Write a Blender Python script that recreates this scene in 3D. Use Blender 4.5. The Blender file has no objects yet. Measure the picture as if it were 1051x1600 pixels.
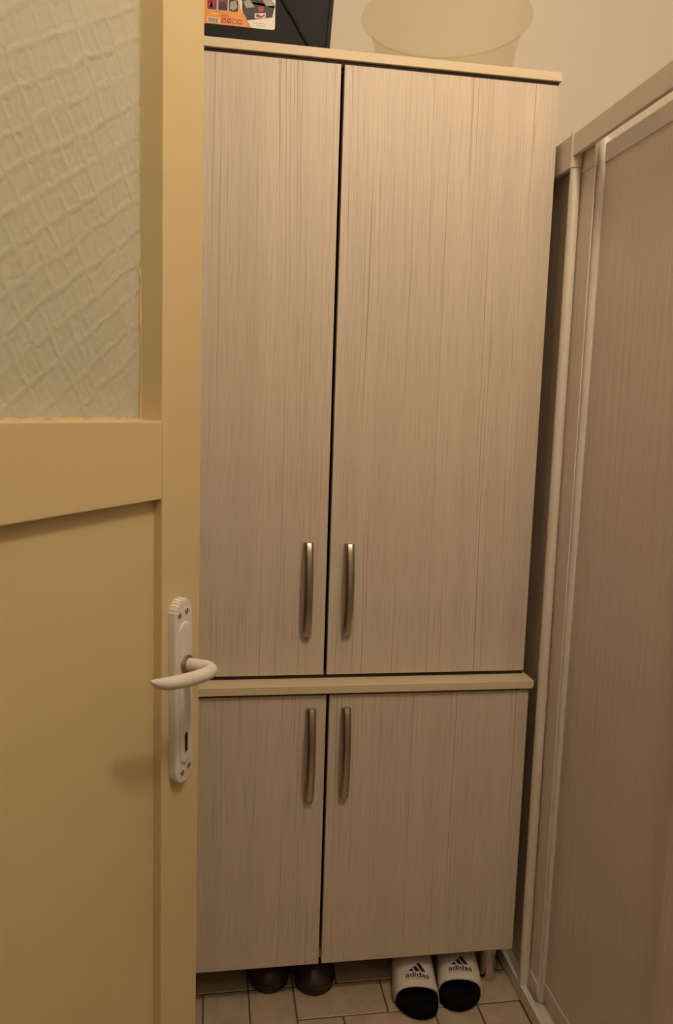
import bpy, bmesh, math, random
from mathutils import Vector, Matrix, noise
random.seed(7)
sc = bpy.context.scene
COL = sc.collection

# ---------------------------------------------------------------- camera
def cam_axes(yaw, pitch, roll):
    cy, sy, cp, sp = math.cos(yaw), math.sin(yaw), math.cos(pitch), math.sin(pitch)
    f = Vector((sy*cp, cy*cp, sp)); r = Vector((cy, -sy, 0)); u = r.cross(f)
    c, s = math.cos(roll), math.sin(roll)
    return c*r + s*u, -s*r + c*u, f
CAM_YAW, CAM_PITCH, CAM_ROLL, CAM_F = 0.158015, -0.128303, 0.030968, 1245.139
CAM_X, CAM_Y = -0.24694, -1.61492
cr, cu, cf = cam_axes(CAM_YAW, CAM_PITCH, CAM_ROLL)
cd = bpy.data.cameras.new('camera'); cam = bpy.data.objects.new('camera', cd); COL.objects.link(cam)
m = Matrix((cr, cu, -cf)).transposed().to_4x4(); m.translation = Vector((CAM_X, CAM_Y, 1.3))
cam.matrix_world = m
cd.sensor_fit = 'HORIZONTAL'; cd.sensor_width = 36.0; cd.lens = CAM_F*36.0/1051.0
cd.clip_start = 0.02
sc.camera = cam

# ---------------------------------------------------------------- world, lamp, exposure
w = bpy.data.worlds.new('world'); sc.world = w; w.use_nodes = True
bg = w.node_tree.nodes['Background']; bg.inputs[0].default_value = (1.0, .66, .42, 1); bg.inputs[1].default_value = .02
sc.view_settings.view_transform = 'Standard'; sc.view_settings.look = 'None'
sc.view_settings.exposure = 0.11; sc.view_settings.gamma = 1.0; sc.view_settings.use_curve_mapping = False
LAMP = Vector((.30, -1.25, 2.62))
LAMP_W = 22.5
HALL_FILL = Vector((-.08, -2.25, 2.55))
HALL_FILL_W = 6.0

# ---------------------------------------------------------------- materials
def mat(name, base=(.8,.8,.8), rough=.5, metal=0, spec=.5, trans=0, coat=0):
    mt = bpy.data.materials.new(name); mt.use_nodes = True
    b = mt.node_tree.nodes['Principled BSDF']
    b.inputs['Base Color'].default_value = (*base, 1); b.inputs['Roughness'].default_value = rough
    b.inputs['Metallic'].default_value = metal; b.inputs['Specular IOR Level'].default_value = spec
    b.inputs['Transmission Weight'].default_value = trans; b.inputs['Coat Weight'].default_value = coat
    return mt
def N(mt, t, **kw):
    n = mt.node_tree.nodes.new(t)
    for k, v in kw.items(): setattr(n, k, v)
    return n
def L(mt, a, b): mt.node_tree.links.new(a, b)
def bsdf(mt): return mt.node_tree.nodes['Principled BSDF']
def coords(mt, scale=(1,1,1), rot=(0,0,0), kind='Object'):
    tc = N(mt, 'ShaderNodeTexCoord'); mp = N(mt, 'ShaderNodeMapping')
    mp.inputs['Scale'].default_value = scale; mp.inputs['Rotation'].default_value = rot
    L(mt, tc.outputs[kind], mp.inputs['Vector']); return mp.outputs[0]
def noise_tex(mt, vec, scale, detail=3, rough=.5, dist=0):
    n = N(mt, 'ShaderNodeTexNoise'); n.inputs['Scale'].default_value = scale
    n.inputs['Detail'].default_value = detail; n.inputs['Roughness'].default_value = rough
    n.inputs['Distortion'].default_value = dist; L(mt, vec, n.inputs['Vector']); return n.outputs['Fac']
def ramp(mt, fac, stops):
    r = N(mt, 'ShaderNodeValToRGB'); e = r.color_ramp.elements
    while len(e) < len(stops): e.new(.5)
    for el, (p, c) in zip(e, stops): el.position = p; el.color = (*c, 1) if len(c) == 3 else c
    L(mt, fac, r.inputs[0]); return r.outputs[0]
def bump(mt, h, strength, dist=.001, normal=None):
    b = N(mt, 'ShaderNodeBump'); b.inputs['Strength'].default_value = strength; b.inputs['Distance'].default_value = dist
    L(mt, h, b.inputs['Height'])
    if normal: L(mt, normal, b.inputs['Normal'])
    L(mt, b.outputs[0], bsdf(mt).inputs['Normal']); return b.outputs[0]
def math_n(mt, op, a, b=None, c=None):
    n = N(mt, 'ShaderNodeMath', operation=op)
    for i, v in enumerate((a, b, c)):
        if v is None: continue
        if isinstance(v, (int, float)): n.inputs[i].default_value = v
        else: L(mt, v, n.inputs[i])
    return n.outputs[0]
def mottled(name, c1, c2, scale, rough, bscale=None, bstr=.1, stretch=(1,1,1), spec=.5, bd=.001):
    mt = mat(name, c1, rough, spec=spec); v = coords(mt, stretch)
    f = noise_tex(mt, v, scale, 4, .6)
    L(mt, ramp(mt, f, [(.3, c1), (.7, c2)]), bsdf(mt).inputs['Base Color'])
    if bscale: bump(mt, noise_tex(mt, v, bscale, 3, .6), bstr, bd)
    return mt

def wood():
    mt = mat('white_washed_grain', (.62,.55,.46), .42, coat=.0)
    tc = N(mt, 'ShaderNodeTexCoord'); oi = N(mt, 'ShaderNodeObjectInfo')
    sep = N(mt, 'ShaderNodeSeparateXYZ'); L(mt, tc.outputs['Object'], sep.inputs[0])
    rnd = math_n(mt, 'MULTIPLY', oi.outputs['Random'], 40.0)
    # slow vertical wander of the grain
    cw = N(mt, 'ShaderNodeCombineXYZ')
    L(mt, math_n(mt, 'MULTIPLY_ADD', sep.outputs['X'], 5.0, rnd), cw.inputs[0]); L(mt, math_n(mt, 'MULTIPLY', sep.outputs['Z'], .9), cw.inputs[2])
    wander = noise_tex(mt, cw.outputs[0], 1.0, 2, .45)
    cw3 = N(mt, 'ShaderNodeCombineXYZ')
    L(mt, math_n(mt, 'MULTIPLY_ADD', sep.outputs['X'], 14.0, rnd), cw3.inputs[0]); L(mt, math_n(mt, 'MULTIPLY', sep.outputs['Z'], 7), cw3.inputs[2])
    wander2 = noise_tex(mt, cw3.outputs[0], 1.0, 2, .5)
    xw = math_n(mt, 'MULTIPLY_ADD', wander, .030, sep.outputs['X'])
    xw = math_n(mt, 'MULTIPLY_ADD', wander2, .004, xw)
    def lines(scale, z, detail):
        c = N(mt, 'ShaderNodeCombineXYZ')
        L(mt, math_n(mt, 'MULTIPLY_ADD', xw, scale, rnd), c.inputs[0]); L(mt, math_n(mt, 'MULTIPLY', sep.outputs['Z'], z), c.inputs[2])
        return noise_tex(mt, c.outputs[0], 1.0, detail, .55)
    coarse = lines(270, .9, 1)
    fine = lines(520, 7, 2)
    band = lines(16, .3, 1)
    g1 = ramp(mt, coarse, [(.30, (1,1,1)), (.40, (0,0,0))])
    g2 = ramp(mt, fine, [(.36, (1,1,1)), (.50, (0,0,0))])
    bm_ = ramp(mt, band, [(.42, (.22,)*3), (.62, (1,1,1))])
    dk = math_n(mt, 'ADD', math_n(mt, 'MULTIPLY', math_n(mt, 'MULTIPLY', g1, bm_), .75), math_n(mt, 'MULTIPLY', g2, .20))
    base = ramp(mt, band, [(.3, WOOD_A), (.7, WOOD_B)])
    mx = N(mt, 'ShaderNodeMix', data_type='RGBA'); L(mt, dk, mx.inputs[0]); L(mt, base, mx.inputs[6]); mx.inputs[7].default_value = (.22,.15,.10,1)
    L(mt, mx.outputs[2], bsdf(mt).inputs['Base Color'])
    bump(mt, math_n(mt, 'MULTIPLY', dk, -1.0), .5, .0006)
    bsdf(mt).inputs['Roughness'].default_value = .46; bsdf(mt).inputs['Specular IOR Level'].default_value = .4
    return mt
WOOD_A, WOOD_B = (.635,.56,.48), (.695,.61,.525)
M = {}
M['grain'] = wood()
M['edge'] = mottled('pale_edge_wood', (.69,.585,.43), (.73,.62,.465), 6, .5, stretch=(1,8,30))
M['carcass'] = mottled('carcass_board', (.60,.52,.42), (.64,.55,.45), 5, .6)
M['inner'] = mat('carcass_inside_and_gap_shade', (.030,.021,.016), .8)  # cabinet interior; near black also paints the shade in the door gaps
M['wall'] = mottled('plaster_paint', (.71,.66,.59), (.73,.68,.61), 3, .75, 60, .12)
M['wall_low_bounce'] = mottled('low_bounce_wall_paint', (.36,.30,.23), (.39,.33,.25), 3, .7)  # for the unseen left wall, darkened to bounce less light onto the door
M['ceil'] = mottled('ceiling_paint', (.80,.77,.72), (.82,.79,.74), 3, .8, 60, .1)
M['yellow'] = mottled('cream_yellow_gloss_paint', (.66,.54,.30), (.71,.58,.335), 4, .34, 25, .22, bd=.0015)
M['white_pl'] = mottled('white_enamel', (.72,.68,.66), (.75,.71,.69), 8, .35)
M['alu'] = mottled('white_lacquered_profile', (.72,.66,.60), (.76,.70,.64), 5, .38)
M['nickel'] = mat('brushed_nickel', (.50,.46,.42), .30, metal=1)
nv = coords(M['nickel'], (900, 900, 8)); bump(M['nickel'], noise_tex(M['nickel'], nv, 1, 2), .12, .0003)
M['chrome'] = mat('chrome', (.62,.58,.55), .12, metal=1)
M['screw'] = mat('screw_steel', (.42,.36,.30), .35, metal=1)
M['dark'] = mat('dark_void', (.012,.010,.009), .9)
M['black_foam'] = mottled('black_foam', (.004,.004,.005), (.006,.006,.007), 30, .9, 400, .1, spec=.08)
M['black_print'] = mat('black_print', (.012,.012,.016), .5)
M['strap'] = mottled('white_strap', (.70,.66,.62), (.74,.70,.66), 20, .42, 220, .12)
M['leather'] = mottled('dark_brown_leather', (.028,.015,.010), (.045,.024,.016), 30, .38, 160, .3)
M['rubber'] = mat('brown_rubber', (.03,.018,.013), .6)
M['tbox'] = mottled('black_plastic', (.009,.010,.013), (.014,.015,.019), 40, .62, 500, .15, spec=.22)
M['tbox_red'] = mat('red_plastic', (.45,.02,.03), .4)
M['paper'] = mat('label_white', (.80,.78,.74), .45)
M['orange'] = mottled('label_orange', (.78,.28,.02), (.84,.33,.03), 12, .4)
M['p_red'] = mat('print_red', (.40,.03,.03), .5)
M['p_dark'] = mat('print_dark', (.03,.022,.03), .5)
M['p_grey'] = mat('print_grey', (.38,.36,.35), .5)
M['p_purple'] = mat('print_purple', (.10,.03,.08), .5)
M['grout'] = mottled('brown_grout', (.10,.07,.045), (.14,.10,.07), 40, .9)
# floor tile
mt = mat('beige_stone_tile', (.4,.32,.24), .45); v = coords(mt)
oi = N(mt, 'ShaderNodeObjectInfo'); va = N(mt, 'ShaderNodeVectorMath', operation='ADD'); L(mt, v, va.inputs[0]); L(mt, oi.outputs['Random'], va.inputs[1])
f1 = noise_tex(mt, va.outputs[0], 22, 5, .65, .6)
L(mt, ramp(mt, f1, [(.28, (.42,.335,.245)), (.5, (.50,.41,.31)), (.75, (.58,.49,.38))]), bsdf(mt).inputs['Base Color'])
bump(mt, noise_tex(mt, va.outputs[0], 55, 4, .6), .45, .002); M['tile'] = mt
# translucent basin plastic
mt = mat('cloudy_translucent_plastic', (.86,.80,.68), .38); nt = mt.node_tree
out = nt.nodes['Material Output']; tr = N(mt, 'ShaderNodeBsdfTransparent'); tr.inputs[0].default_value = (.978,.965,.92,1)
tl = N(mt, 'ShaderNodeBsdfTranslucent'); tl.inputs[0].default_value = (.86,.80,.68,1)
m1 = N(mt, 'ShaderNodeMixShader'); m1.inputs[0].default_value = .45; L(mt, bsdf(mt).outputs[0], m1.inputs[1]); L(mt, tl.outputs[0], m1.inputs[2])
m2 = N(mt, 'ShaderNodeMixShader'); m2.inputs[0].default_value = .085; L(mt, tr.outputs[0], m2.inputs[1]); L(mt, m1.outputs[0], m2.inputs[2])
L(mt, m2.outputs[0], out.inputs[0]); M['basin'] = mt
# shower pane: ribbed cloudy polystyrene
mt = mat('ribbed_cloudy_pane', (.60,.49,.41), .30); v = coords(mt, (1, 60, 2.5))
f1 = noise_tex(mt, v, 1, 3, .55); f2 = noise_tex(mt, coords(mt, (1, 3, 3)), 1.2, 3, .6)
L(mt, ramp(mt, f2, [(.3, (.86,.76,.69)), (.7, (.90,.80,.73))]), bsdf(mt).inputs['Base Color'])
tl = N(mt, 'ShaderNodeBsdfTranslucent'); tl.inputs[0].default_value = (.80,.70,.62,1)
m1 = N(mt, 'ShaderNodeMixShader'); m1.inputs[0].default_value = .15; L(mt, bsdf(mt).outputs[0], m1.inputs[1]); L(mt, tl.outputs[0], m1.inputs[2])
L(mt, m1.outputs[0], mt.node_tree.nodes['Material Output'].inputs[0])
bn = bump(mt, f1, .8, .0025); L(mt, bn, tl.inputs['Normal']); M['pane'] = mt
# patterned door glass
mt = mat('pressed_pattern_glass', (.66,.64,.54), .22)
def tri(ax, sc_, mtx):
    return math_n(mt, 'ABSOLUTE', math_n(mt, 'SUBTRACT', math_n(mt, 'FRACT', math_n(mt, 'MULTIPLY', ax, sc_)), .5))
tcv = coords(mt, (1,1,1), (0, math.radians(33), 0)); sp = N(mt, 'ShaderNodeSeparateXYZ')
nz = N(mt, 'ShaderNodeTexNoise'); nz.inputs['Scale'].default_value = 28; nz.inputs['Detail'].default_value = 3; L(mt, tcv, nz.inputs['Vector'])
vm = N(mt, 'ShaderNodeVectorMath', operation='SCALE'); vm.inputs['Scale'].default_value = .014; L(mt, nz.outputs['Color'], vm.inputs[0])
vadd = N(mt, 'ShaderNodeVectorMath', operation='ADD'); L(mt, tcv, vadd.inputs[0]); L(mt, vm.outputs[0], vadd.inputs[1]); L(mt, vadd.outputs[0], sp.inputs[0])
t1 = tri(sp.outputs['X'], 36, 0); t2 = tri(sp.outputs['Z'], 36, 0)
lat = math_n(mt, 'MAXIMUM', ramp(mt, t1, [(.33,(0,0,0)), (.46,(1,1,1))]), ramp(mt, t2, [(.33,(0,0,0)), (.46,(1,1,1))]))
vo = N(mt, 'ShaderNodeTexVoronoi'); vo.inputs['Scale'].default_value = 90; vo.inputs['Randomness'].default_value = .45; L(mt, vadd.outputs[0], vo.inputs['Vector'])
hgt = math_n(mt, 'ADD', math_n(mt, 'MULTIPLY', lat, .55), math_n(mt, 'MULTIPLY', vo.outputs['Distance'], .7))
hgt = math_n(mt, 'ADD', hgt, math_n(mt, 'MULTIPLY', noise_tex(mt, tcv, 110, 2), .45))
bn = bump(mt, hgt, .42, .0022)
gl = N(mt, 'ShaderNodeBsdfGlass'); gl.inputs['Roughness'].default_value = .35; gl.inputs['Color'].default_value = (.9,.93,.84,1); gl.inputs['IOR'].default_value = 1.2
L(mt, bn, gl.inputs['Normal'])
m1 = N(mt, 'ShaderNodeMixShader'); m1.inputs[0].default_value = .28; L(mt, bsdf(mt).outputs[0], m1.inputs[1]); L(mt, gl.outputs[0], m1.inputs[2])
L(mt, m1.outputs[0], mt.node_tree.nodes['Material Output'].inputs[0]); M['glass'] = mt

# ---------------------------------------------------------------- mesh helpers
def obj(name, bm, mt, parent=None, origin=None, smooth=False, sharp=None, kind=None, label=None):
    me = bpy.data.meshes.new(name)
    if origin is not None: bmesh.ops.translate(bm, verts=bm.verts, vec=-Vector(origin))
    bmesh.ops.recalc_face_normals(bm, faces=bm.faces) if not getattr(bm, '_flat', False) else None
    if smooth:
        for f in bm.faces: f.smooth = True
    bm.to_mesh(me); bm.free()
    for x in (mt if isinstance(mt, (list, tuple)) else [mt]): me.materials.append(x)
    if smooth: me.set_sharp_from_angle(angle=math.radians(sharp or 40))
    o = bpy.data.objects.new(name, me); COL.objects.link(o)
    if origin is not None: o.location = origin
    if parent: o.parent = parent
    if kind: o['kind'] = kind
    if label: o['label'] = label
    return o
def empty(name, loc, rz=0, label=None, cat=None, group=None, kind=None):
    o = bpy.data.objects.new(name, None); COL.objects.link(o); o.location = loc; o.rotation_euler = (0,0,rz); o.empty_display_size = .05
    if label: o['label'] = label
    if cat: o['category'] = cat
    if group: o['group'] = group
    if kind: o['kind'] = kind
    return o
def box(x0, x1, y0, y1, z0, z1, bev=0, seg=2, bm=None):
    b = bmesh.new()
    vs = [b.verts.new((x, y, z)) for x in (x0, x1) for y in (y0, y1) for z in (z0, z1)]
    for q in ((0,1,3,2),(4,6,7,5),(0,4,5,1),(2,3,7,6),(0,2,6,4),(1,5,7,3)): b.faces.new([vs[i] for i in q])
    bmesh.ops.recalc_face_normals(b, faces=b.faces)
    if bev: bmesh.ops.bevel(b, geom=list(b.edges), offset=bev, segments=seg, profile=.6, affect='EDGES')
    if bm is None: return b
    return join(bm, b)
def join(bm, b):
    me = bpy.data.meshes.new('t'); b.to_mesh(me); b.free(); bm.from_mesh(me); bpy.data.meshes.remove(me); return bm
def lathe(prof, c=(0,0,0), n=32, caps=True):
    b = bmesh.new(); rings = []
    for r, z in prof:
        rings.append([b.verts.new((c[0]+r*math.cos(2*math.pi*i/n), c[1]+r*math.sin(2*math.pi*i/n), c[2]+z)) for i in range(n)])
    for a, d in zip(rings, rings[1:]):
        for i in range(n): b.faces.new((a[i], a[(i+1)%n], d[(i+1)%n], d[i]))
    if caps: b.faces.new(rings[0][::-1]); b.faces.new(rings[-1])
    return b
def sweep(path, rad, n=16, flat=1.0, up=Vector((0,0,1)), sup=2.0):
    """tube along path; rad per point; flat = height/width ratio"""
    P = [Vector(p) for p in path]; b = bmesh.new(); rings = []
    for i, p in enumerate(P):
        t = (P[min(i+1, len(P)-1)] - P[max(i-1, 0)]).normalized()
        s = t.cross(up)
        if s.length < 1e-4: s = t.cross(Vector((1,0,0)))
        s.normalize(); q = s.cross(t).normalized(); r = rad[i] if isinstance(rad, (list, tuple)) else rad
        ring = []
        for k in range(n):
            a = 2*math.pi*k/n; ca, sa = math.cos(a), math.sin(a)
            ca = math.copysign(abs(ca)**(2/sup), ca); sa = math.copysign(abs(sa)**(2/sup), sa)
            ring.append(b.verts.new(p + s*r*ca + q*r*flat*sa))
        rings.append(ring)
    for a, d in zip(rings, rings[1:]):
        for i in range(n): b.faces.new((a[i], a[(i+1)%n], d[(i+1)%n], d[i]))
    b.faces.new(rings[0][::-1]); b.faces.new(rings[-1]); return b
def prism(pts, y0, y1, bev=0, axis='y', seg=2):
    """extrude polygon in xz (axis y), or xy (axis z)"""
    b = bmesh.new()
    mk = (lambda p, t: (p[0], t, p[1])) if axis == 'y' else (lambda p, t: (p[0], p[1], t))
    A = [b.verts.new(mk(p, y0)) for p in pts]; B = [b.verts.new(mk(p, y1)) for p in pts]; n = len(pts)
    b.faces.new(A); b.faces.new(B[::-1])
    for i in range(n): b.faces.new((A[i], B[i], B[(i+1)%n], A[(i+1)%n]))
    bmesh.ops.recalc_face_normals(b, faces=b.faces)
    if bev:
        bmesh.ops.bevel(b, geom=[e for e in b.edges if abs(mk((0,0),0)[0]) == 0 and (e.verts[0].co - e.verts[1].co).dot(Vector((0,1,0) if axis == 'y' else (0,0,1))) == 0], offset=bev, segments=seg, profile=.5, affect='EDGES')
    return b
def catmull(pts, k=6):
    P = [Vector(p) for p in pts]; out = []
    for i in range(len(P)-1):
        p0, p1, p2, p3 = P[max(i-1,0)], P[i], P[i+1], P[min(i+2, len(P)-1)]
        for j in range(k):
            t = j/k; out.append(.5*((2*p1) + (-p0+p2)*t + (2*p0-5*p1+4*p2-p3)*t*t + (-p0+3*p1-3*p2+p3)*t**3))
    out.append(P[-1]); return out

# ---------------------------------------------------------------- setting
X0, X1, Y0, Y1, ZC = -.98, 1.32, -1.40, .40, 2.75
obj('wall_back', box(X0-.1, X1+.1, Y1, Y1+.1, 0, ZC), M['wall'], kind='structure', label='plain cream plaster wall behind the tall cabinet')
obj('wall_left', box(X0-.1, X0, Y0, Y1, 0, ZC), M['wall_low_bounce'], kind='structure')
obj('wall_right', box(X1, X1+.1, Y0, Y1, 0, ZC), M['wall'], kind='structure')
bmf = box(X0-.1, -.70, Y0-.12, Y0, 0, ZC); box(.16, X1+.1, Y0-.12, Y0, 0, ZC, bm=bmf); box(-.70, .16, Y0-.12, Y0, 2.42, ZC, bm=bmf)
obj('wall_front', bmf, M['wall'], kind='structure')
obj('wall_hall_left', box(X0-.1, X0, -3.1, Y0-.12, 0, ZC), M['wall'], kind='structure')
obj('wall_hall_right', box(X1, X1+.1, -3.1, Y0-.12, 0, ZC), M['wall'], kind='structure')
obj('wall_hall_back', box(X0-.1, X1+.1, -3.2, -3.1, 0, ZC), M['wall'], kind='structure')
obj('ceiling', box(X0-.1, X1+.1, -3.2, Y1+.1, ZC, ZC+.1), M['ceil'], kind='structure')
for nm, a in (('trim_1', box(-.735, -.70, Y0-.135, Y0+.012, 0, 2.42, .004)), ('trim_2', box(.16, .195, Y0-.135, Y0+.012, 0, 2.42, .004)), ('trim_3', box(-.735, .195, Y0-.135, Y0+.012, 2.42, 2.46, .004))):
    obj(nm, a, M['yellow'], kind='structure')
# floor: grout bed with tiles on a 0.1 m module, lying as in the photograph near the cabinet
floor = obj('floor', box(X0-.1, X1+.1, -3.2, Y1+.1, -.06, -.0015), M['grout'], kind='structure', label='small beige stone tiles laid in mixed sizes with brown joints')
cells = {}
def put(i, j, wi, hj):      # cell i -> x = -.053+.1*i ; j -> y = -.070+.1*j
    cells_needed = [(i+a, j+b) for a in range(wi) for b in range(hj)]
    if any(c in cells for c in cells_needed): return False
    for c in cells_needed: cells[c] = 1
    tiles.append((i, j, wi, hj)); return True
tiles = []
for t in [(0,0,2,1),(2,0,2,1),(4,0,2,1),(-1,-1,1,2),(-2,-1,1,2),(0,-1,1,1),(1,-1,2,1),(3,-1,1,2),(4,-2,1,2),(-3,-1,1,2),(0,1,1,2),(1,1,2,2),(3,1,2,1),(-3,1,2,2)]:
    if t == (3,-1,1,2): t = (3,-1,1,1)
    put(*t)
I0, I1, J0, J1 = -9, 14, -14, 5
for j in range(J1-1, J0-1, -1):
    for i in range(I0, I1):
        if (i, j) in cells: continue
        opts = [(2,2),(2,1),(1,2),(2,2),(1,1)]; random.shuffle(opts)
        for wi, hj in opts:
            jj = j-hj+1
            if i+wi > I1 or jj < J0: continue
            if put(i, jj, wi, hj): break
        else: put(i, j, 1, 1)
tmesh = {}
for (i, j, wi, hj) in tiles:
    g = .0016
    if (wi, hj) not in tmesh:
        b = box(-wi*.05+g, wi*.05-g, -hj*.05+g, hj*.05-g, -.006, 0, .0016, 1)
        me = bpy.data.meshes.new('tile'); b.to_mesh(me); b.free(); me.materials.append(M['tile']); tmesh[(wi, hj)] = me
    cx, cy = -.052+.1*i+.05*wi, -.072+.1*j+.05*hj
    if cx+wi*.05 > X1+.06 or cx-wi*.05 < X0-.1: continue
    if cy + hj*.05 > Y1+.09: continue
    o = bpy.data.objects.new('tile', tmesh[(wi, hj)]); COL.objects.link(o); o.parent = floor
    o.location = (cx, cy, random.uniform(-.0003, .0003))

# ceiling lamp (its light lives in its builder)
LIGHT_COL = (1.0, .80, .565)
def ceiling_or_fill_lamp(LAMP, watts, label):
    t = empty('ceiling_or_fill_lamp', (LAMP.x, LAMP.y, ZC), label=label, cat='lamp')
    obj('base', lathe([(.055,0),(.055,-.015),(.045,-.03),(.030,-.05),(.030,-.10)]), M['white_pl'], t, smooth=True)
    g = mat('lamp_glass_lit', (.9,.85,.75), .4)
    e = bsdf(g); e.inputs['Emission Color'].default_value = (*LIGHT_COL, 1); e.inputs['Emission Strength'].default_value = 14.0
    z = LAMP.z - ZC
    o = obj('globe', lathe([(.001, z-.06)] + [(.06*math.sin(a), z-.06*math.cos(a)) for a in [math.pi*k/14 for k in range(1, 14)]] + [(.001, z+.06)]), g, t, smooth=True)
    o.visible_shadow = True
    # bulb light, placed just below the globe so that the globe does not block it
    ld = bpy.data.lights.new('bulb', 'POINT'); ld.energy = watts; ld.color = LIGHT_COL; ld.shadow_soft_size = .06
    lo = bpy.data.objects.new('bulb', ld); COL.objects.link(lo); lo.location = (0, 0, z-.125); lo.parent = t
ceiling_or_fill_lamp(LAMP, LAMP_W, 'small round white glass lamp on the ceiling of the room with the cabinet')
ceiling_or_fill_lamp(HALL_FILL, HALL_FILL_W, 'added fill lamp, unseen on the hallway ceiling behind the camera')  # invented fill light to lift the lower cabinet and shower panes

# ---------------------------------------------------------------- tall cabinet
CX, CY = 0.0, 0.18
cab = empty('tall_cabinet', (CX, CY, 0), label='tall whitewashed wood-grain cabinet with four doors, standing on chrome legs', cat='cabinet')
def cp(name, b, mt, par=None, **kw):
    off = Vector((CX, CY, 0))
    o = obj(name, b, mt, par or cab, **kw)
    if par is None: o.data.transform(Matrix.Translation(-off))
    return o
HW = .4388
for s in (-1, 1):
    xa, xb = sorted((s*HW, s*(HW-.018)))
    cp('side_panel', box(xa, xb, .021, .392, .7330, 1.966), M['carcass'])
    cp('side_panel', box(xa, xb, -.015, .392, .100, .7150), M['carcass'])
cp('back_panel', box(-HW+.0185, HW-.0185, .384, .392, .1185, .7150), M['inner'])
cp('back_panel', box(-HW+.0185, HW-.0185, .384, .392, .7330, 1.963), M['inner'])
cp('divider', box(-.012, .006, .05, .383, .7330, 1.963), M['inner'])
cp('divider', box(-.012, .006, .03, .383, .1185, .7150), M['inner'])
cp('top_rail_or_shade_strip', box(-HW+.001, HW-.0005, .004, .0205, 1.955, 1.9663), M['inner'])  # added dark strip, paints the shade in the gap under the top board
cp('gap_shade_strip', box(-HW+.019, HW-.019, -.032, -.0155, .7040, .7152), M['inner'])  # added dark strips here and below, painting the shade around the ledge
cp('gap_shade_strip', box(-HW+.001, HW-.0005, .004, .0205, .7327, .7450), M['inner'])
cp('bottom_panel', box(-HW+.0185, HW-.0185, -.015, .383, .100, .118), M['carcass'])
cp('top_board', box(-HW-.002, HW+.0035, -.003, .395, 1.9665, 1.9840, .0008, 1), M['edge'])
lb = prism([(-HW-.004, .7325), (HW+.0065, .7325), (HW+.0065, .7205), (HW+.0045, .7170), (HW+.001, .7155), (-HW-.004, .7155)], -.046, .392, .0008)
cp('ledge_board', lb, M['edge'], label='pale plain edge-banded ledge between upper and lower doors')
def bow_handle(parent, x, yf, z0, z1):
    n = 28; b = bmesh.new(); rings = []; Lh = z1-z0; hw = .0092
    for i in range(n+1):
        t = i/n; z = z0+Lh*t
        e = min(t, 1-t)*2
        o = .013 + .017*math.sin(math.pi*t)**.75
        inner = 0.0 if min(t, 1-t) < .055 else o-.0065
        ww = hw*(1.0 - .06*math.sin(math.pi*t))
        prof = [(-ww, inner), (-ww, o-.0035), (-ww*.45, o), (ww*.45, o), (ww, o-.0035), (ww, inner)]
        rings.append([b.verts.new((x+p, yf-q, z)) for p, q in prof])
    for a, d in zip(rings, rings[1:]):
        for i in range(6): b.faces.new((a[i], a[(i+1)%6], d[(i+1)%6], d[i]))
    b.faces.new(rings[0][::-1]); b.faces.new(rings[-1])
    return b
def cdoor(x0, x1, y, z0, z1, hx, hz0, hz1, label):
    org = Vector(((x0+x1)/2, y+.009, (z0+z1)/2))
    b = box(x0, x1, y, y+.018, z0, z1, .0009, 2)
    d = obj('door', b, M['grain'], cab, origin=org); d.location = org - Vector((CX, CY, 0)); d['label'] = label
    hb = bow_handle(d, hx, y, hz0, hz1)
    bmesh.ops.translate(hb, verts=hb.verts, vec=-org)
    h = obj('handle', hb, M['nickel'], d, smooth=True, sharp=25); h['label'] = 'curved brushed nickel handle'
cdoor(-.4388, -.0070, 0, .7410, 1.9590, -.0459, .8270, 1.0255, 'upper left door, partly behind the yellow door')
cdoor(0, .4388, 0, .7410, 1.9590, .0393, .8285, 1.0235, 'upper right door')
cdoor(-.4388, -.0045, -.036, .1000, .7088, -.0359, .4815, .6825, 'lower left door, partly behind the yellow door')
cdoor(.0022, .4388, -.036, .1000, .7088, .0376, .4845, .6828, 'lower right door')
for x, y in ((.400, .010), (-.400, .010), (.400, .34), (-.400, .34)):
    l = lathe([(.019,.0),(.0205,.003),(.0205,.010),(.0190,.017),(.0182,.03),(.0182,.085),(.0200,.092),(.0200,.0995)], (x-CX, y-CY, 0), 32)
    obj('leg', l, M['chrome'], cab, smooth=True, sharp=50)

# ---------------------------------------------------------------- toolbox on top
TX, TY, TZ = -.23, .13, 1.9841
tb = empty('toolbox', (TX, TY, TZ), label='black plastic toolbox with an orange picture label, on top of the cabinet', cat='toolbox')
def tapered(x0b, x1b, x0t, x1t, y0b, y1b, y0t, y1t, z0, z1, bev):
    b = bmesh.new()
    vs = [b.verts.new(p) for p in ((x0b,y0b,z0),(x1b,y0b,z0),(x1b,y1b,z0),(x0b,y1b,z0),(x0t,y0t,z1),(x1t,y0t,z1),(x1t,y1t,z1),(x0t,y1t,z1))]
    for q in ((0,3,2,1),(4,5,6,7),(0,1,5,4),(1,2,6,5),(2,3,7,6),(3,0,4,7)): b.faces.new([vs[i] for i in q])
    if bev: bmesh.ops.bevel(b, geom=list(b.edges), offset=bev, segments=3, profile=.6, affect='EDGES')
    return b
YF = .030-TY
obj('body', tapered(-.201, .201, -.209, .209, YF, .105, YF-.001, .108, 0, .135, .004), M['tbox'], tb, smooth=True)
obj('lid', tapered(-.213, .213, -.196, .196, YF-.004, .112, YF+.012, .098, .136, .185, .008), M['tbox'], tb, smooth=True)
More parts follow.
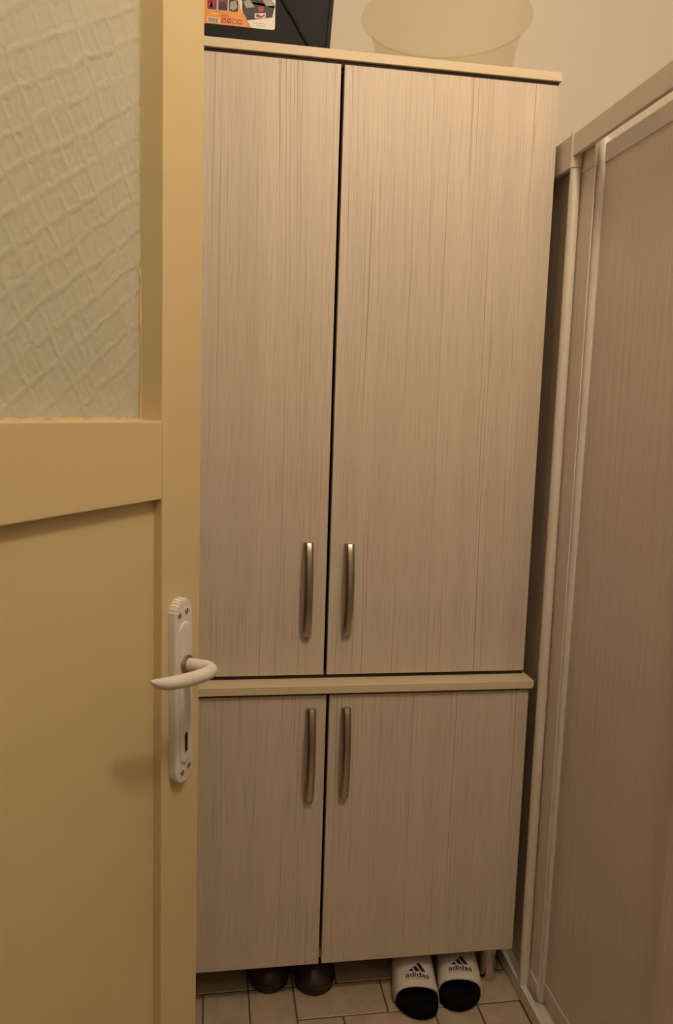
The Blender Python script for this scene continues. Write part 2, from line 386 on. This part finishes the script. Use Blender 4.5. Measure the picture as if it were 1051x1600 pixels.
for s in (-1, 1):
    pts = catmull([(s*.171, YF-.001, .003), (s*.150, YF-.0015, .030), (s*.132, YF-.0018, .058), (s*.105, YF-.002, .096), (s*.088, YF-.002, .125)], 6)
    obj('rib', sweep(pts, .0028, 8), M['tbox'], tb, smooth=True)
    obj('corner_post', tapered(s*.1985-.004, s*.1985+.004, s*.2065-.004, s*.2065+.004, YF-.003, YF+.004, YF-.004, YF+.003, .001, .133, .001), M['tbox'], tb)
    obj('latch', box(s*.13-.022, s*.13+.022, YF-.012, YF-.002, .118, .160, .003), M['tbox_red'], tb)
obj('carry_handle', sweep(catmull([(-.09,0,.184),(-.085,0,.212),(-.06,0,.222),(.06,0,.222),(.085,0,.212),(.09,0,.184)], 5), .009, 12), M['tbox_red'], tb, smooth=True)
# printed label, laid out in millimetres from the picture sheet's own left mark
lx, lz = (-.2792-TX), (2.0200-TZ)
def flat(polys, layer, name, mats, parent):
    b = bmesh.new(); y = YF-.0010-.00025*layer
    for mi, pts in polys:
        f = b.faces.new([b.verts.new((lx+px*.001, y, lz+pz*.001)) for px, pz in pts]); f.material_index = mi
    for f in b.faces:
        f.normal_update()
        if f.normal.y > 0: f.normal_flip()
    b._flat = True if False else None
    return b
class FB: pass
def flat_obj(polys, layer, name, mats, parent):
    y = YF-.0012-.0003*layer; vs = []; fs = []; mi = []
    for m_, pts in polys:
        ar = sum(pts[i][0]*pts[(i+1)%len(pts)][1]-pts[(i+1)%len(pts)][0]*pts[i][1] for i in range(len(pts)))
        if ar < 0: pts = pts[::-1]
        n0 = len(vs)
        for px, pz in pts: vs.append((lx+px*.001, y, lz+pz*.001))
        fs.append(list(range(n0, n0+len(pts)))); mi.append(m_)
    me = bpy.data.meshes.new(name); me.from_pydata(vs, [], fs)
    for x in mats: me.materials.append(x)
    for p, m_ in zip(me.polygons, mi): p.material_index = m_
    o = bpy.data.objects.new(name, me); COL.objects.link(o); o.parent = parent; return o
def rr(x0, x1, z0, z1, r, k=4):
    out = []
    for cx, cz, a0 in ((x1-r, z0+r, -90), (x1-r, z1-r, 0), (x0+r, z1-r, 90), (x0+r, z0+r, 180)):
        for i in range(k+1):
            a = math.radians(a0+90*i/k); out.append((cx+r*math.cos(a), cz+r*math.sin(a)))
    return out
b = prism([(lx+p*.001, lz+q*.001) for p, q in rr(-118, 145, 0, 92, 5)], YF-.0012, YF+.002)
sheet = obj('label_sheet', b, M['paper'], tb); sheet['label'] = 'orange and white printed picture label'
def q4(x0, x1, z0, z1): return [(x0,z0),(x1,z0),(x1,z1),(x0,z1)]
flat_obj([(0, q4(-117.5, 60, .2, 91.8)), (0, [(60,0.2),(97,0.2),(92,8),(87.5,16.6),(82,26),(78.6,33),(76.5,41),(75.9,47.7),(75.9,70),(77,91.8),(60,91.8)])], 1, 'label_orange_field', [M['orange']], sheet)
flat_obj([(0, [(97,.2),(99.5,.2),(94,9),(89.3,17.5),(83,28),(82,26),(87.5,16.6),(92,8)])], 1.5, 'label_stripe', [M['p_grey']], sheet)
polys = []
for x0, x1 in ((16,34),(36.6,54.5),(56.5,74.5)):
    polys.append((0, rr(x0-.8, x1+.8, 24.2, 46.8, 3)))
flat_obj(polys, 2, 'photo_frames', [M['paper']], sheet)
flat_obj([(0, rr(16,34,25,46,2.5)), (1, rr(36.6,54.5,25,46,2.5)), (2, rr(56.5,74.5,25,46,2.5))], 3, 'photos', [M['p_purple'], M['p_purple'], M['p_dark']], sheet)
flat_obj([(0, [(18,30),(30,29),(31,44),(20,45)]), (1, [(20,27),(27,27),(24,42)]), (1, [(38,27),(53,29),(50,40),(40,38)]), (0, [(40,40),(52,43),(50,45),(39,45)]), (2, [(58,29),(66,27),(73,33),(70,44),(60,42)])], 4, 'photo_shapes', [M['p_red'], M['p_dark'], M['p_grey']], sheet)
flat_obj([(0, q4(16,39.5,2.6,11.6))], 2, 'barcode_patch', [M['paper']], sheet)
bars = []; x = 18.2
while x < 37.5:
    wd = random.choice((.35,.5,.8)); bars.append((0, q4(x, x+wd, 4.6, 10.2))); x += wd+random.choice((.4,.6,.9))
bars += [(0, q4(19+i*1.5, 19.9+i*1.5, 3.1, 4.1)) for i in range(12)]
flat_obj(bars, 3, 'barcode_bars', [M['p_dark']], sheet)
flat_obj([(0, q4(24+i*3.3, 26.4+i*3.3, 17.2, 19.8)) for i in range(4)] + [(1, q4(43+i*2.1, 44.4+i*2.1, 17.2, 18.3)) for i in range(6)] + [(1, q4(43+i*2.1, 44.4+i*2.1, 14.6, 15.8)) for i in range(7)]
    + [(1, q4(-3+i*2.4, -1.2+i*2.4, z, z+1.0)) for z in (40,36,32,28,24) for i in range(3 + int(z) % 3)], 2, 'label_small_print', [M['paper'], M['p_red']], sheet)
ic = [(0, rr(43.2+k*10.2, 51.4+k*10.2, 3.6, 12.2, 1.4)) for k in range(4)]
flat_obj(ic, 2, 'icons', [M['p_red']], sheet)
def line(x0,z0,x1,z1,wd=.8):
    d = Vector((x1-x0, z1-z0)).normalized(); p = Vector((-d.y, d.x))*wd/2
    return [(x0+p.x,z0+p.y),(x0-p.x,z0-p.y),(x1-p.x,z1-p.y),(x1+p.x,z1+p.y)]
flat_obj([(0, line(45,10,48,6)), (0, line(48,6,50,9)), (0, line(46,5.4,50,5.4,.7)), (0, line(55,10.5,58.5,6,1)), (0, line(58.5,6,59.5,8,.8)),
          (0, line(65.5,10.4,70,10.4)), (0, line(65.5,5.6,70,5.6)), (0, line(65.5,5.6,65.5,10.4)), (0, line(70,5.6,70,10.4)), (0, q4(67,68.6,7.2,8.8)),
          (0, line(75.6,10.4,80.4,5.4,1)), (0, line(75.6,5.4,80.4,10.4,1))], 3, 'icon_marks', [M['paper']], sheet)
flat_obj([(0, [(82,30),(92,12.6),(139.6,22.7),(143.6,41),(143,44),(82,47)]), (0, [(79.8,47.7),(84,44),(143.6,39),(144.2,45),(135,55),(92,55)])], 2, 'toolbox_picture', [M['p_dark']], sheet)
flat_obj([(0, [(84,46),(96,50),(105.7,37),(89.4,34)]), (0, [(120.6,51),(135.5,53),(143,43.5),(127,41)]), (1, [(112.5,39),(123,40),(122,30.5),(113,30)]), (1, [(101,53),(123,54),(122,51),(103,50)]),
          (2, [(105.7,26),(127,28.6),(126.6,19.4),(105.9,17.2)])], 3, 'toolbox_picture_details', [M['p_grey'], M['tbox_red'], M['paper']], sheet)
flat_obj([(0, [(107,22.5),(112,26),(118,22),(124,26.5),(125.5,23),(118,19),(110,19.6)])], 4, 'picture_sticker_mark', [M['p_red']], sheet)
flat_obj([(0, q4(106+i*2.1, 107.5+i*2.1, 8.2+.02*i, 9.3+.02*i)) for i in range(10)] + [(0, q4(109+i*2.1, 110.4+i*2.1, 4.2, 5.2)) for i in range(8)], 2, 'label_fine_print', [M['p_grey']], sheet)

# ---------------------------------------------------------------- basin on top
BX, BY, BZ = .253, .205, 1.9842
ba = empty('plastic_basin', (BX, BY, BZ), label='round cloudy translucent plastic basin on the right of the cabinet top', cat='basin')
pr_o = [(.001, .0), (.131, .0), (.138, .003), (.141, .010), (.149, .060), (.156, .110), (.166, .150), (.176, .166), (.184, .171), (.1865, .170)]
pr_i = [(.1865, .1675), (.184, .1685), (.1745, .1635), (.164, .148), (.154, .110), (.147, .060), (.1385, .011), (.130, .0035), (.001, .0028)]
obj('bowl', lathe(pr_o+pr_i, n=96, caps=False), M['basin'], ba, smooth=True, sharp=60)

# ---------------------------------------------------------------- shower enclosure
SX, SY = .459, -.30
sh = empty('shower_enclosure', (SX, SY, 0), label='white framed shower enclosure with cloudy ribbed sliding panels beside the cabinet', cat='shower enclosure')
def sp_(name, b, mt, label=None, smooth=False, parent=None, sharp=None):
    o = obj(name, b, mt, parent or sh, smooth=smooth, sharp=sharp, label=label)
    o.data.transform(Matrix.Translation(Vector((-SX, -SY, 0)))); return o
YE = -.78
sp_('top_rail_or_shade_strip', box(.448, .457, YE, -.062, 1.8070, 1.8485, .001), M['alu'])
sp_('top_rail_or_shade_strip', box(.457, .466, YE, -.062, 1.832, 1.8485, .001), M['alu'])
sp_('wall_rail', box(.4485, .4595, -.048, .396, 1.7880, 1.8500, .001), M['alu'])
sl = sweep([(.4585, -.0555, 1.786), (.4585, -.0555, 1.852)], .0128, 24)
sp_('corner_sleeve', sl, M['alu'], smooth=True, sharp=50)
sp_('corner_clip', box(.4475, .462, -.062, -.049, 1.787, 1.853, .0015), M['alu'])
sp_('post', sweep([(.4585, -.064, .004), (.4585, -.0555, 1.787)], .0106, 24), M['alu'], smooth=True, sharp=50, label='round white post next to the cabinet')
# bottom track: outer lip and tray
sp_('bottom_track', box(.448, .4605, YE, .396, .002, .0350, .0012), M['alu'])
sp_('tray', box(.462, 1.30, YE+.002, .394, .0, .0120, .003), M['white_pl'])
# fixed panel (behind the cabinet edge) and its frame
sp_('frame_bar', box(.4680, .4750, -.115, .390, 1.7760, 1.8300, .0012), M['alu'])
sp_('frame_bar', box(.4680, .4750, -.115, .390, .0400, .0690, .0012), M['alu'])
sp_('pane', box(.4705, .4730, -.115, .390, .0690, 1.7760), M['pane'])
# sliding panel
sp_('sliding_post', sweep([(.4905, -.0925, .016), (.4905, -.1075, 1.828)], .0130, 24), M['alu'], smooth=True, sharp=50, label='round white edge post of the sliding panel')
sp_('frame_bar', box(.4870, .4940, -.530, -.112, 1.7810, 1.8160, .0015), M['alu'])
sp_('frame_bar', box(.4870, .4940, -.530, -.108, .0300, .0660, .0015), M['alu'])
sp_('pane', box(.4893, .4920, -.532, -.106, .0660, 1.7810), M['pane'])
sp_('sliding_post', sweep([(.4900, -.5405, .016), (.4900, -.5405, 1.816)], .0104, 24), M['alu'], smooth=True, sharp=50, label='far right edge post, mostly outside the picture')
sp_('frame_bar', box(.4700, .4770, -.775, -.5300, 1.7810, 1.8160, .0015), M['alu'])
sp_('frame_bar', box(.4700, .4770, -.775, -.5300, .0360, .0660, .0015), M['alu'])
sp_('pane', box(.4720, .4747, -.775, -.5300, .0660, 1.7810), M['pane'])
# return side, outside the frame
sp_('post', sweep([(.4585, YE-.010, .002), (.4585, YE-.010, 1.852)], .0125, 20), M['alu'], smooth=True, sharp=50)
sp_('top_rail_or_shade_strip', box(.470, 1.30, YE-.012, YE-.001, 1.8070, 1.8485, .001), M['alu'])
sp_('bottom_track', box(.470, 1.30, YE-.014, YE-.001, .002, .0350, .001), M['alu'])
sp_('pane', box(.474, 1.30, YE-.007, YE-.004, .0350, 1.8070), M['pane'])

# ---------------------------------------------------------------- slides
def slide(root, right):
    s = 1 if right else -1           # big toe on the +x side for the first one
    Lg, W = .272, .0475
    def half(v):                      # (left, right) half widths along the slide, toe at v=0
        t = v/Lg
        if t < .22: a = math.sqrt(max(0, 1-((.22-t)/.22)**2.3))
        elif t > .84: a = math.sqrt(max(0, 1-((t-.84)/.16)**2.4))*.86
        else: a = 1 - .14*((t-.22)/.62)
        return W*a
    def cen(v):
        t = v/Lg; return s*(.0085*math.exp(-(t/.14)**2)) - s*.003*math.sin(math.pi*t)
    n = 40; outl = []
    vs = [Lg*(.5-.5*math.cos(math.pi*i/n)) for i in range(n+1)]
    outl = [(cen(v)-half(v), v) for v in vs] + [(cen(v)+half(v), v) for v in reversed(vs[1:-1])]
    b = bmesh.new(); rings = []
    for sc_, z in ((.95, 0), (.985, .004), (1.0, .012), (1.0, .022), (.985, .0268), (.95, .028), (.90, .0255), (.5, .0235)):
        rings.append([b.verts.new((x*sc_ , (v-.13)*sc_+.13, z + (.006*math.exp(-(v/.035)**2) if z > .01 else .003*math.exp(-(v/.03)**2)))) for x, v in outl])
    k = len(outl)
    for a, d in zip(rings, rings[1:]):
        for i in range(k): b.faces.new((a[i], a[(i+1)%k], d[(i+1)%k], d[i]))
    b.faces.new(rings[0][::-1]); b.faces.new(rings[-1])
    obj('sole', b, M['black_foam'], root, smooth=True, sharp=60)
    v0, v1 = .037, .150
    def surf(u, q, off=0):            # u in -1..1 across, q = position along the slide
        t = (q-v0)/(v1-v0)
        h = .047 + .022*t; wd = half(q)+.0025
        a = u*math.pi/2*1.0
        x = cen(q) + wd*math.copysign(abs(math.sin(a))**.80, math.sin(a)); z = .010 + h*abs(math.cos(a))**.62
        # offset along approximate normal
        nrm = Vector((math.sin(a), -.22, math.cos(a))).normalized()
        return Vector((x, q, z)) + nrm*off
    NU, NV = 36, 12
    b = bmesh.new(); G = []
    for layer in (0, 1):
        g = []
        for j in range(NV+1):
            row = []
            for i in range(NU+1):
                u = -1+2*i/NU
                q0 = v0 + .010*abs(u)**3; q = q0+(v1-q0)*j/NV
                row.append(b.verts.new(surf(u, q, -.0032 if layer == 0 else 0)))
            g.append(row)
        G.append(g)
    for layer in (0, 1):
        for j in range(NV):
            for i in range(NU):
                f = b.faces.new((G[layer][j][i], G[layer][j][i+1], G[layer][j+1][i+1], G[layer][j+1][i])); f.material_index = 1-layer
    def wall(ed0, ed1):
        for i in range(len(ed0)-1): b.faces.new((ed0[i], ed0[i+1], ed1[i+1], ed1[i]))
    wall(G[0][0], G[1][0]); wall(G[0][-1], G[1][-1]); wall([r[0] for r in G[0]], [r[0] for r in G[1]]); wall([r[-1] for r in G[0]], [r[-1] for r in G[1]])
    st = obj('strap', b, [M['strap'], M['black_foam']], root, smooth=True, sharp=60)
    # print on the strap: flat outlines mapped on its curved surface
    def flatmap(name, me_verts, faces, par, x0, q0, sx):
        bb = bmesh.new(); V = [bb.verts.new(p) for p in me_verts]
        for f in faces:
            try: bb.faces.new([V[i] for i in f])
            except ValueError: pass
        for _ in range(3):
            es = [e for e in bb.edges if e.calc_length() > .004]
            if not es: break
            bmesh.ops.subdivide_edges(bb, edges=es, cuts=1); bmesh.ops.triangulate(bb, faces=bb.faces)
        for v in bb.verts:
            q = q0+v.co.y; x = x0+v.co.x; wd = half(q)+.0025
            sgn = max(-.98, min(.98, (x-cen(q))/wd)); a = math.copysign(math.asin(abs(sgn)**(1/.80)), sgn)
            v.co = surf(a/(math.pi/2), q, .0007)
        bmesh.ops.recalc_face_normals(bb, faces=bb.faces)
        return obj(name, bb, M['black_print'], par)
    # three slanted bars
    vs_, fs_ = [], []
    for A in ([(.0104,0),(.0195,.001),(.0065,.022),(-.0005,.0178)], [(-.0034,0),(.0073,0),(-.0021,.0145),(-.0086,.010)], [(-.0195,0),(-.0065,0),(-.0112,.007),(-.0156,.0045)]):
        n0 = len(vs_); vs_ += [(p[0], p[1], 0) for p in A]; fs_.append([n0, n0+1, n0+2, n0+3])
    flatmap('three_bar_mark', vs_, fs_, st, .001, .0735, 1)
    def text(name, body, width, height, q0, bold, space=1.0):
        cu_ = bpy.data.curves.new('t', 'FONT'); cu_.body = body; cu_.align_x = 'CENTER'; cu_.size = .01; cu_.offset = bold; cu_.space_character = space; cu_.resolution_u = 3
        to = bpy.data.objects.new('t', cu_); COL.objects.link(to); bpy.context.view_layer.update()
        me = bpy.data.meshes.new_from_object(to.evaluated_get(bpy.context.evaluated_depsgraph_get()))
        xs = [v.co.x for v in me.vertices]; k = width/(max(xs)-min(xs)); c0 = (max(xs)+min(xs))/2
        ky = height/max(v.co.y for v in me.vertices); vv = [((v.co.x-c0)*k, v.co.y*ky, 0) for v in me.vertices]; ff = [list(p.vertices) for p in me.polygons]
        bpy.data.objects.remove(to); bpy.data.curves.remove(cu_); bpy.data.meshes.remove(me)
        flatmap(name, vv, ff, st, .001, q0, 1)
    text('word_print', 'adidas', .052, .0118, .0595, .00018)
    text('small_word_print', 'EQUIPMENT', .051, .0036, .0542, .0, 1.5)
rs = empty('slide_sandal', (.2045, -.1105, 0), math.radians(-9.5), 'black slide with white logo strap, the left one whose toe pokes farther out', 'sandal', 'pair of black and white slides')
slide(rs, True)
rs2 = empty('slide_sandal', (.3072, -.0995, 0), math.radians(-9.0), 'black slide with white logo strap, the right one next to the chrome cabinet leg', 'sandal', 'pair of black and white slides')
slide(rs2, False)

# ---------------------------------------------------------------- brown slippers
def slipper(root, s):
    Lg, W = .27, .045; n = 30
    def half(t):
        if t < .2: return W*math.sqrt(max(0, 1-((.2-t)/.2)**2.2))
        if t > .85: return W*.8*math.sqrt(max(0, 1-((t-.85)/.15)**2.2))
        return W*(1-.2*(t-.2)/.65)
    ts = [.5-.5*math.cos(math.pi*i/n) for i in range(n+1)]
    outl = [(-half(t)+s*.004*(1-t), t*Lg) for t in ts] + [(half(t)+s*.004*(1-t), t*Lg) for t in reversed(ts[1:-1])]
    b = bmesh.new(); rings = []
    for sc_, z in ((.97,0),(1.0,.004),(1.0,.014),(.97,.017)):
        rings.append([b.verts.new((x*sc_, (v-.13)*sc_+.13, z)) for x, v in outl])
    k = len(outl)
    for a, d in zip(rings, rings[1:]):
        for i in range(k): b.faces.new((a[i], a[(i+1)%k], d[(i+1)%k], d[i]))
    b.faces.new(rings[0][::-1]); b.faces.new(rings[-1]); obj('sole', b, M['rubber'], root, smooth=True)
    # upper: domed toe, open towards the heel
    b = bmesh.new(); G = []
    for lay in (0, .0025):
        g = []
        for j in range(15):
            t = .0015+.47*(j/14)**1.3; hh = .050*math.sqrt(min(1, (t+.001)/.17))+.012*max(0, t-.15)
            g.append([b.verts.new((s*.004*(1-t)+(half(t)*.97-lay)*math.sin(a), t*Lg+lay, .015+(hh-lay)*max(0, math.cos(a))**.8)) for a in [math.pi*(i/24-.5) for i in range(25)]])
        G.append(g)
    for g in G:
        for j in range(14):
            for i in range(24): b.faces.new((g[j][i], g[j][i+1], g[j+1][i+1], g[j+1][i]))
    for e in (0, -1):
        for i in range(24): b.faces.new((G[0][e][i], G[0][e][i+1], G[1][e][i+1], G[1][e][i]))
    obj('upper', b, M['leather'], root, smooth=True, sharp=60)
    # stitched strap across and raised toe seam
    pts = [(s*.004+half(.3)*1.0*math.sin(a), .3*Lg, .017+.053*max(0, math.cos(a))**.8) for a in [math.pi*(i/16-.5)*.96 for i in range(17)]]
    obj('strap', sweep(pts, .005, 8, up=Vector((0,1,0))), M['leather'], root, smooth=True)
    pts = [(s*.004+half(t_)*1.005*sg, t_*Lg, .019) for sg, t_ in [(-1, .30*(1-i/20)**1.6) for i in range(21)]] + [(s*.004+half(t_)*1.005, t_*Lg, .019) for t_ in [.30*(i/20)**1.6 for i in range(1, 21)]]
    obj('welt', sweep(pts, .0028, 8), M['leather'], root, smooth=True)
r1 = empty('brown_slipper', (-.009, -.010, 0), math.radians(-4), 'dark brown leather slipper under the gap between the lower doors', 'slipper', 'pair of brown slippers under the cabinet')
slipper(r1, 1)
r2 = empty('brown_slipper', (-.098, .008, 0), math.radians(3), 'dark brown leather slipper deeper in shadow, left of its mate', 'slipper', 'pair of brown slippers under the cabinet')
slipper(r2, -1)

# ---------------------------------------------------------------- yellow door, opened into the room
EX, EY = -.2595, -.6150
ANG = math.atan2(.8671, .4979)
dr = empty('door_1', (EX, EY, 0), ANG, kind='structure', label='cream yellow painted door with patterned glass and a white lever handle')
# local frame: x towards the free edge (x=0), y away from the camera side, z up
DW, TH = .76, .040; RS = -.0845
obj('stile', box(RS, 0, 0, TH, .012, 2.02, .0016), M['yellow'], dr)
obj('stile', box(-DW, -DW+.09, 0, TH, .012, 2.02, .0016), M['yellow'], dr)
obj('rail', box(-DW+.09, RS, .0002, TH-.0002, 1.1915, 1.2805, .0016), M['yellow'], dr)
obj('rail', box(-DW+.09, RS, .0002, TH-.0002, 1.93, 2.02, .0016), M['yellow'], dr)
obj('rail', box(-DW+.09, RS, .0002, TH-.0002, .012, .13, .0016), M['yellow'], dr)
obj('lower_panel', box(-DW+.088, RS+.002, .0115, .030, .128, 1.1935), M['yellow'], dr)
obj('glass_pane', box(-DW+.088, RS+.002, .0290, .0335, 1.2790, 1.932), M['glass'], dr, label='pressed pattern glass pane')
# brushed-over paint along the glass edge
random.seed(3)
vs = []; fs = []
def ragged(p0, p1, nrm, n, lo, hi, y):
    global vs, fs
    n0 = len(vs); h = lo
    for i in range(n+1):
        t = i/n; x = p0[0]+(p1[0]-p0[0])*t; z = p0[1]+(p1[1]-p0[1])*t
        v = noise.noise(Vector((x*90, z*90, 3.1)))*.5+.5; v2 = noise.noise(Vector((x*420, z*420, 9)))*.5+.5
        h = lo + (hi-lo)*max(0, min(1, (v*1.6-.45)))*(.35+.9*v2)
        vs += [(x, y, z), (x+nrm[0]*h, y, z+nrm[1]*h)]
    for i in range(n): fs.append([n0+2*i, n0+2*i+2, n0+2*i+3, n0+2*i+1])
ragged((-DW+.09, 1.2798), (RS+.0005, 1.2798), (0, 1), 420, .0012, .0072, .0286)
ragged((RS+.0002, 1.2798), (RS+.0002, 1.45), (-1, 0), 160, .0012, .0055, .0284)
ragged((RS+.0002, 1.45), (RS+.0002, 1.93), (-1, 0), 300, .0004, .0022, .0284)
me = bpy.data.meshes.new('paint_smear'); me.from_pydata(vs, [], fs); me.materials.append(M['yellow'])
o = bpy.data.objects.new('paint_smear', me); COL.objects.link(o); o.parent = dr; o['label'] = 'ragged yellow paint left on the glass edge'
# handle set
hd = empty('door_handle', (-.0505, 0, .955)); hd.parent = dr; hd.rotation_euler = (0, -.018, 0)
def stadium(w_, z0, z1, k=14, e=1.0):
    r = w_/2; pts = []
    for i in range(k+1):
        a = math.pi*i/k; pts.append((r*math.cos(a), z1-r*e+r*e*math.sin(a)))
    for i in range(k+1):
        a = math.pi+math.pi*i/k; pts.append((r*math.cos(a), z0+r*e+r*e*math.sin(a)))
    return pts
def plate(w_, z0, z1, steps):
    b = bmesh.new(); rings = []
    for inset, y in steps:
        rings.append([b.verts.new((x, y, z)) for x, z in stadium(w_-2*inset, z0+inset, z1-inset)])
    k = len(rings[0])
    for a, d in zip(rings, rings[1:]):
        for i in range(k): b.faces.new((a[i], a[(i+1)%k], d[(i+1)%k], d[i]))
    b.faces.new(rings[0][::-1]); b.faces.new(rings[-1]); return b
obj('back_plate', plate(.0400, -.1195, .1145, [(0,0),(0,-.0080),(.0008,-.0093),(.0018,-.0100),(.0030,-.0102)]), M['white_pl'], hd, smooth=True, sharp=50)
obj('raised_centre', plate(.0240, -.0935, .0860, [(-.0010,-.0098),(0,-.0112),(.0015,-.0122),(.0030,-.0125)]), M['white_pl'], hd, smooth=True, sharp=50)
for i in range(6):
    a = math.radians(100+i*13); x = .0192*math.cos(a); z = .1145-.0200+.0196*math.sin(a)
    obj('shell_rib', sweep([(x*1.0, -.001, z), (x*.97, -.0085, z), (x*.88, -.0102, z-.002*math.sin(a))], [.0014,.0014,.0008], 8, up=Vector((0,0,1))), M['white_pl'], hd, smooth=True)
for x, z in ((-.0110, .0960), (.0048, .0985), (-.0062, -.1040), (.0085, -.1000)):
    b = lathe([(.0030, 0), (.0036, .0006), (.0030, .0013), (.0016, .0012), (.0014, .0002), (.0001, .0001)], n=20, caps=False)
    b.transform(Matrix.Translation((x, -.0100, z)) @ Matrix.Rotation(math.radians(90), 4, 'X'))
    obj('screw', b, M['screw'], hd, smooth=True)
    # (head socket is the recess at its centre)
obj('keyhole', prism([(.0030*math.cos(math.pi*i/8)-.0005, -.0565+.0030*math.sin(math.pi*i/8)) for i in range(9)] + [(-.0035,-.0790),(.0025,-.0770)], -.0128, -.0100), M['dark'], hd)
b = lathe([(.0118, 0), (.0118, .003), (.0100, .0045)], n=28)
SPX, SPZ = .0005, .0330
b.transform(Matrix.Translation((SPX, -.0120, SPZ)) @ Matrix.Rotation(math.radians(90), 4, 'X')); obj('collar', b, M['screw'], hd, smooth=True, sharp=40)
pth = catmull([(SPX, -.0140, SPZ), (SPX-.001, -.028, SPZ+.0005), (SPX-.0025, -.0440, SPZ+.001), (-.0140, -.0535, .0350), (-.0370, -.0550, .0370), (-.0680, -.0515, .0410), (-.0990, -.0480, .0475), (-.1150, -.0460, .0535), (-.1235, -.0450, .0580)], 8)
k = len(pth)-1
def lr(t):
    if t < .3: return .0082
    if t < .62: return .0082-.0002*(t-.3)/.32
    return .0080*max(.10, 1-((t-.62)/.38)**1.9)
obj('lever', sweep(pth, [lr(i/k) for i in range(k+1)], 20, up=Vector((0,.15,1))), M['white_pl'], hd, smooth=True, sharp=70)
# hinges
for z in (.25, 1.75):
    obj('hinge', lathe([(.007,-.04),(.007,.04)], (-DW-.004, -.004, z), 16), M['screw'], dr, smooth=True, sharp=50)
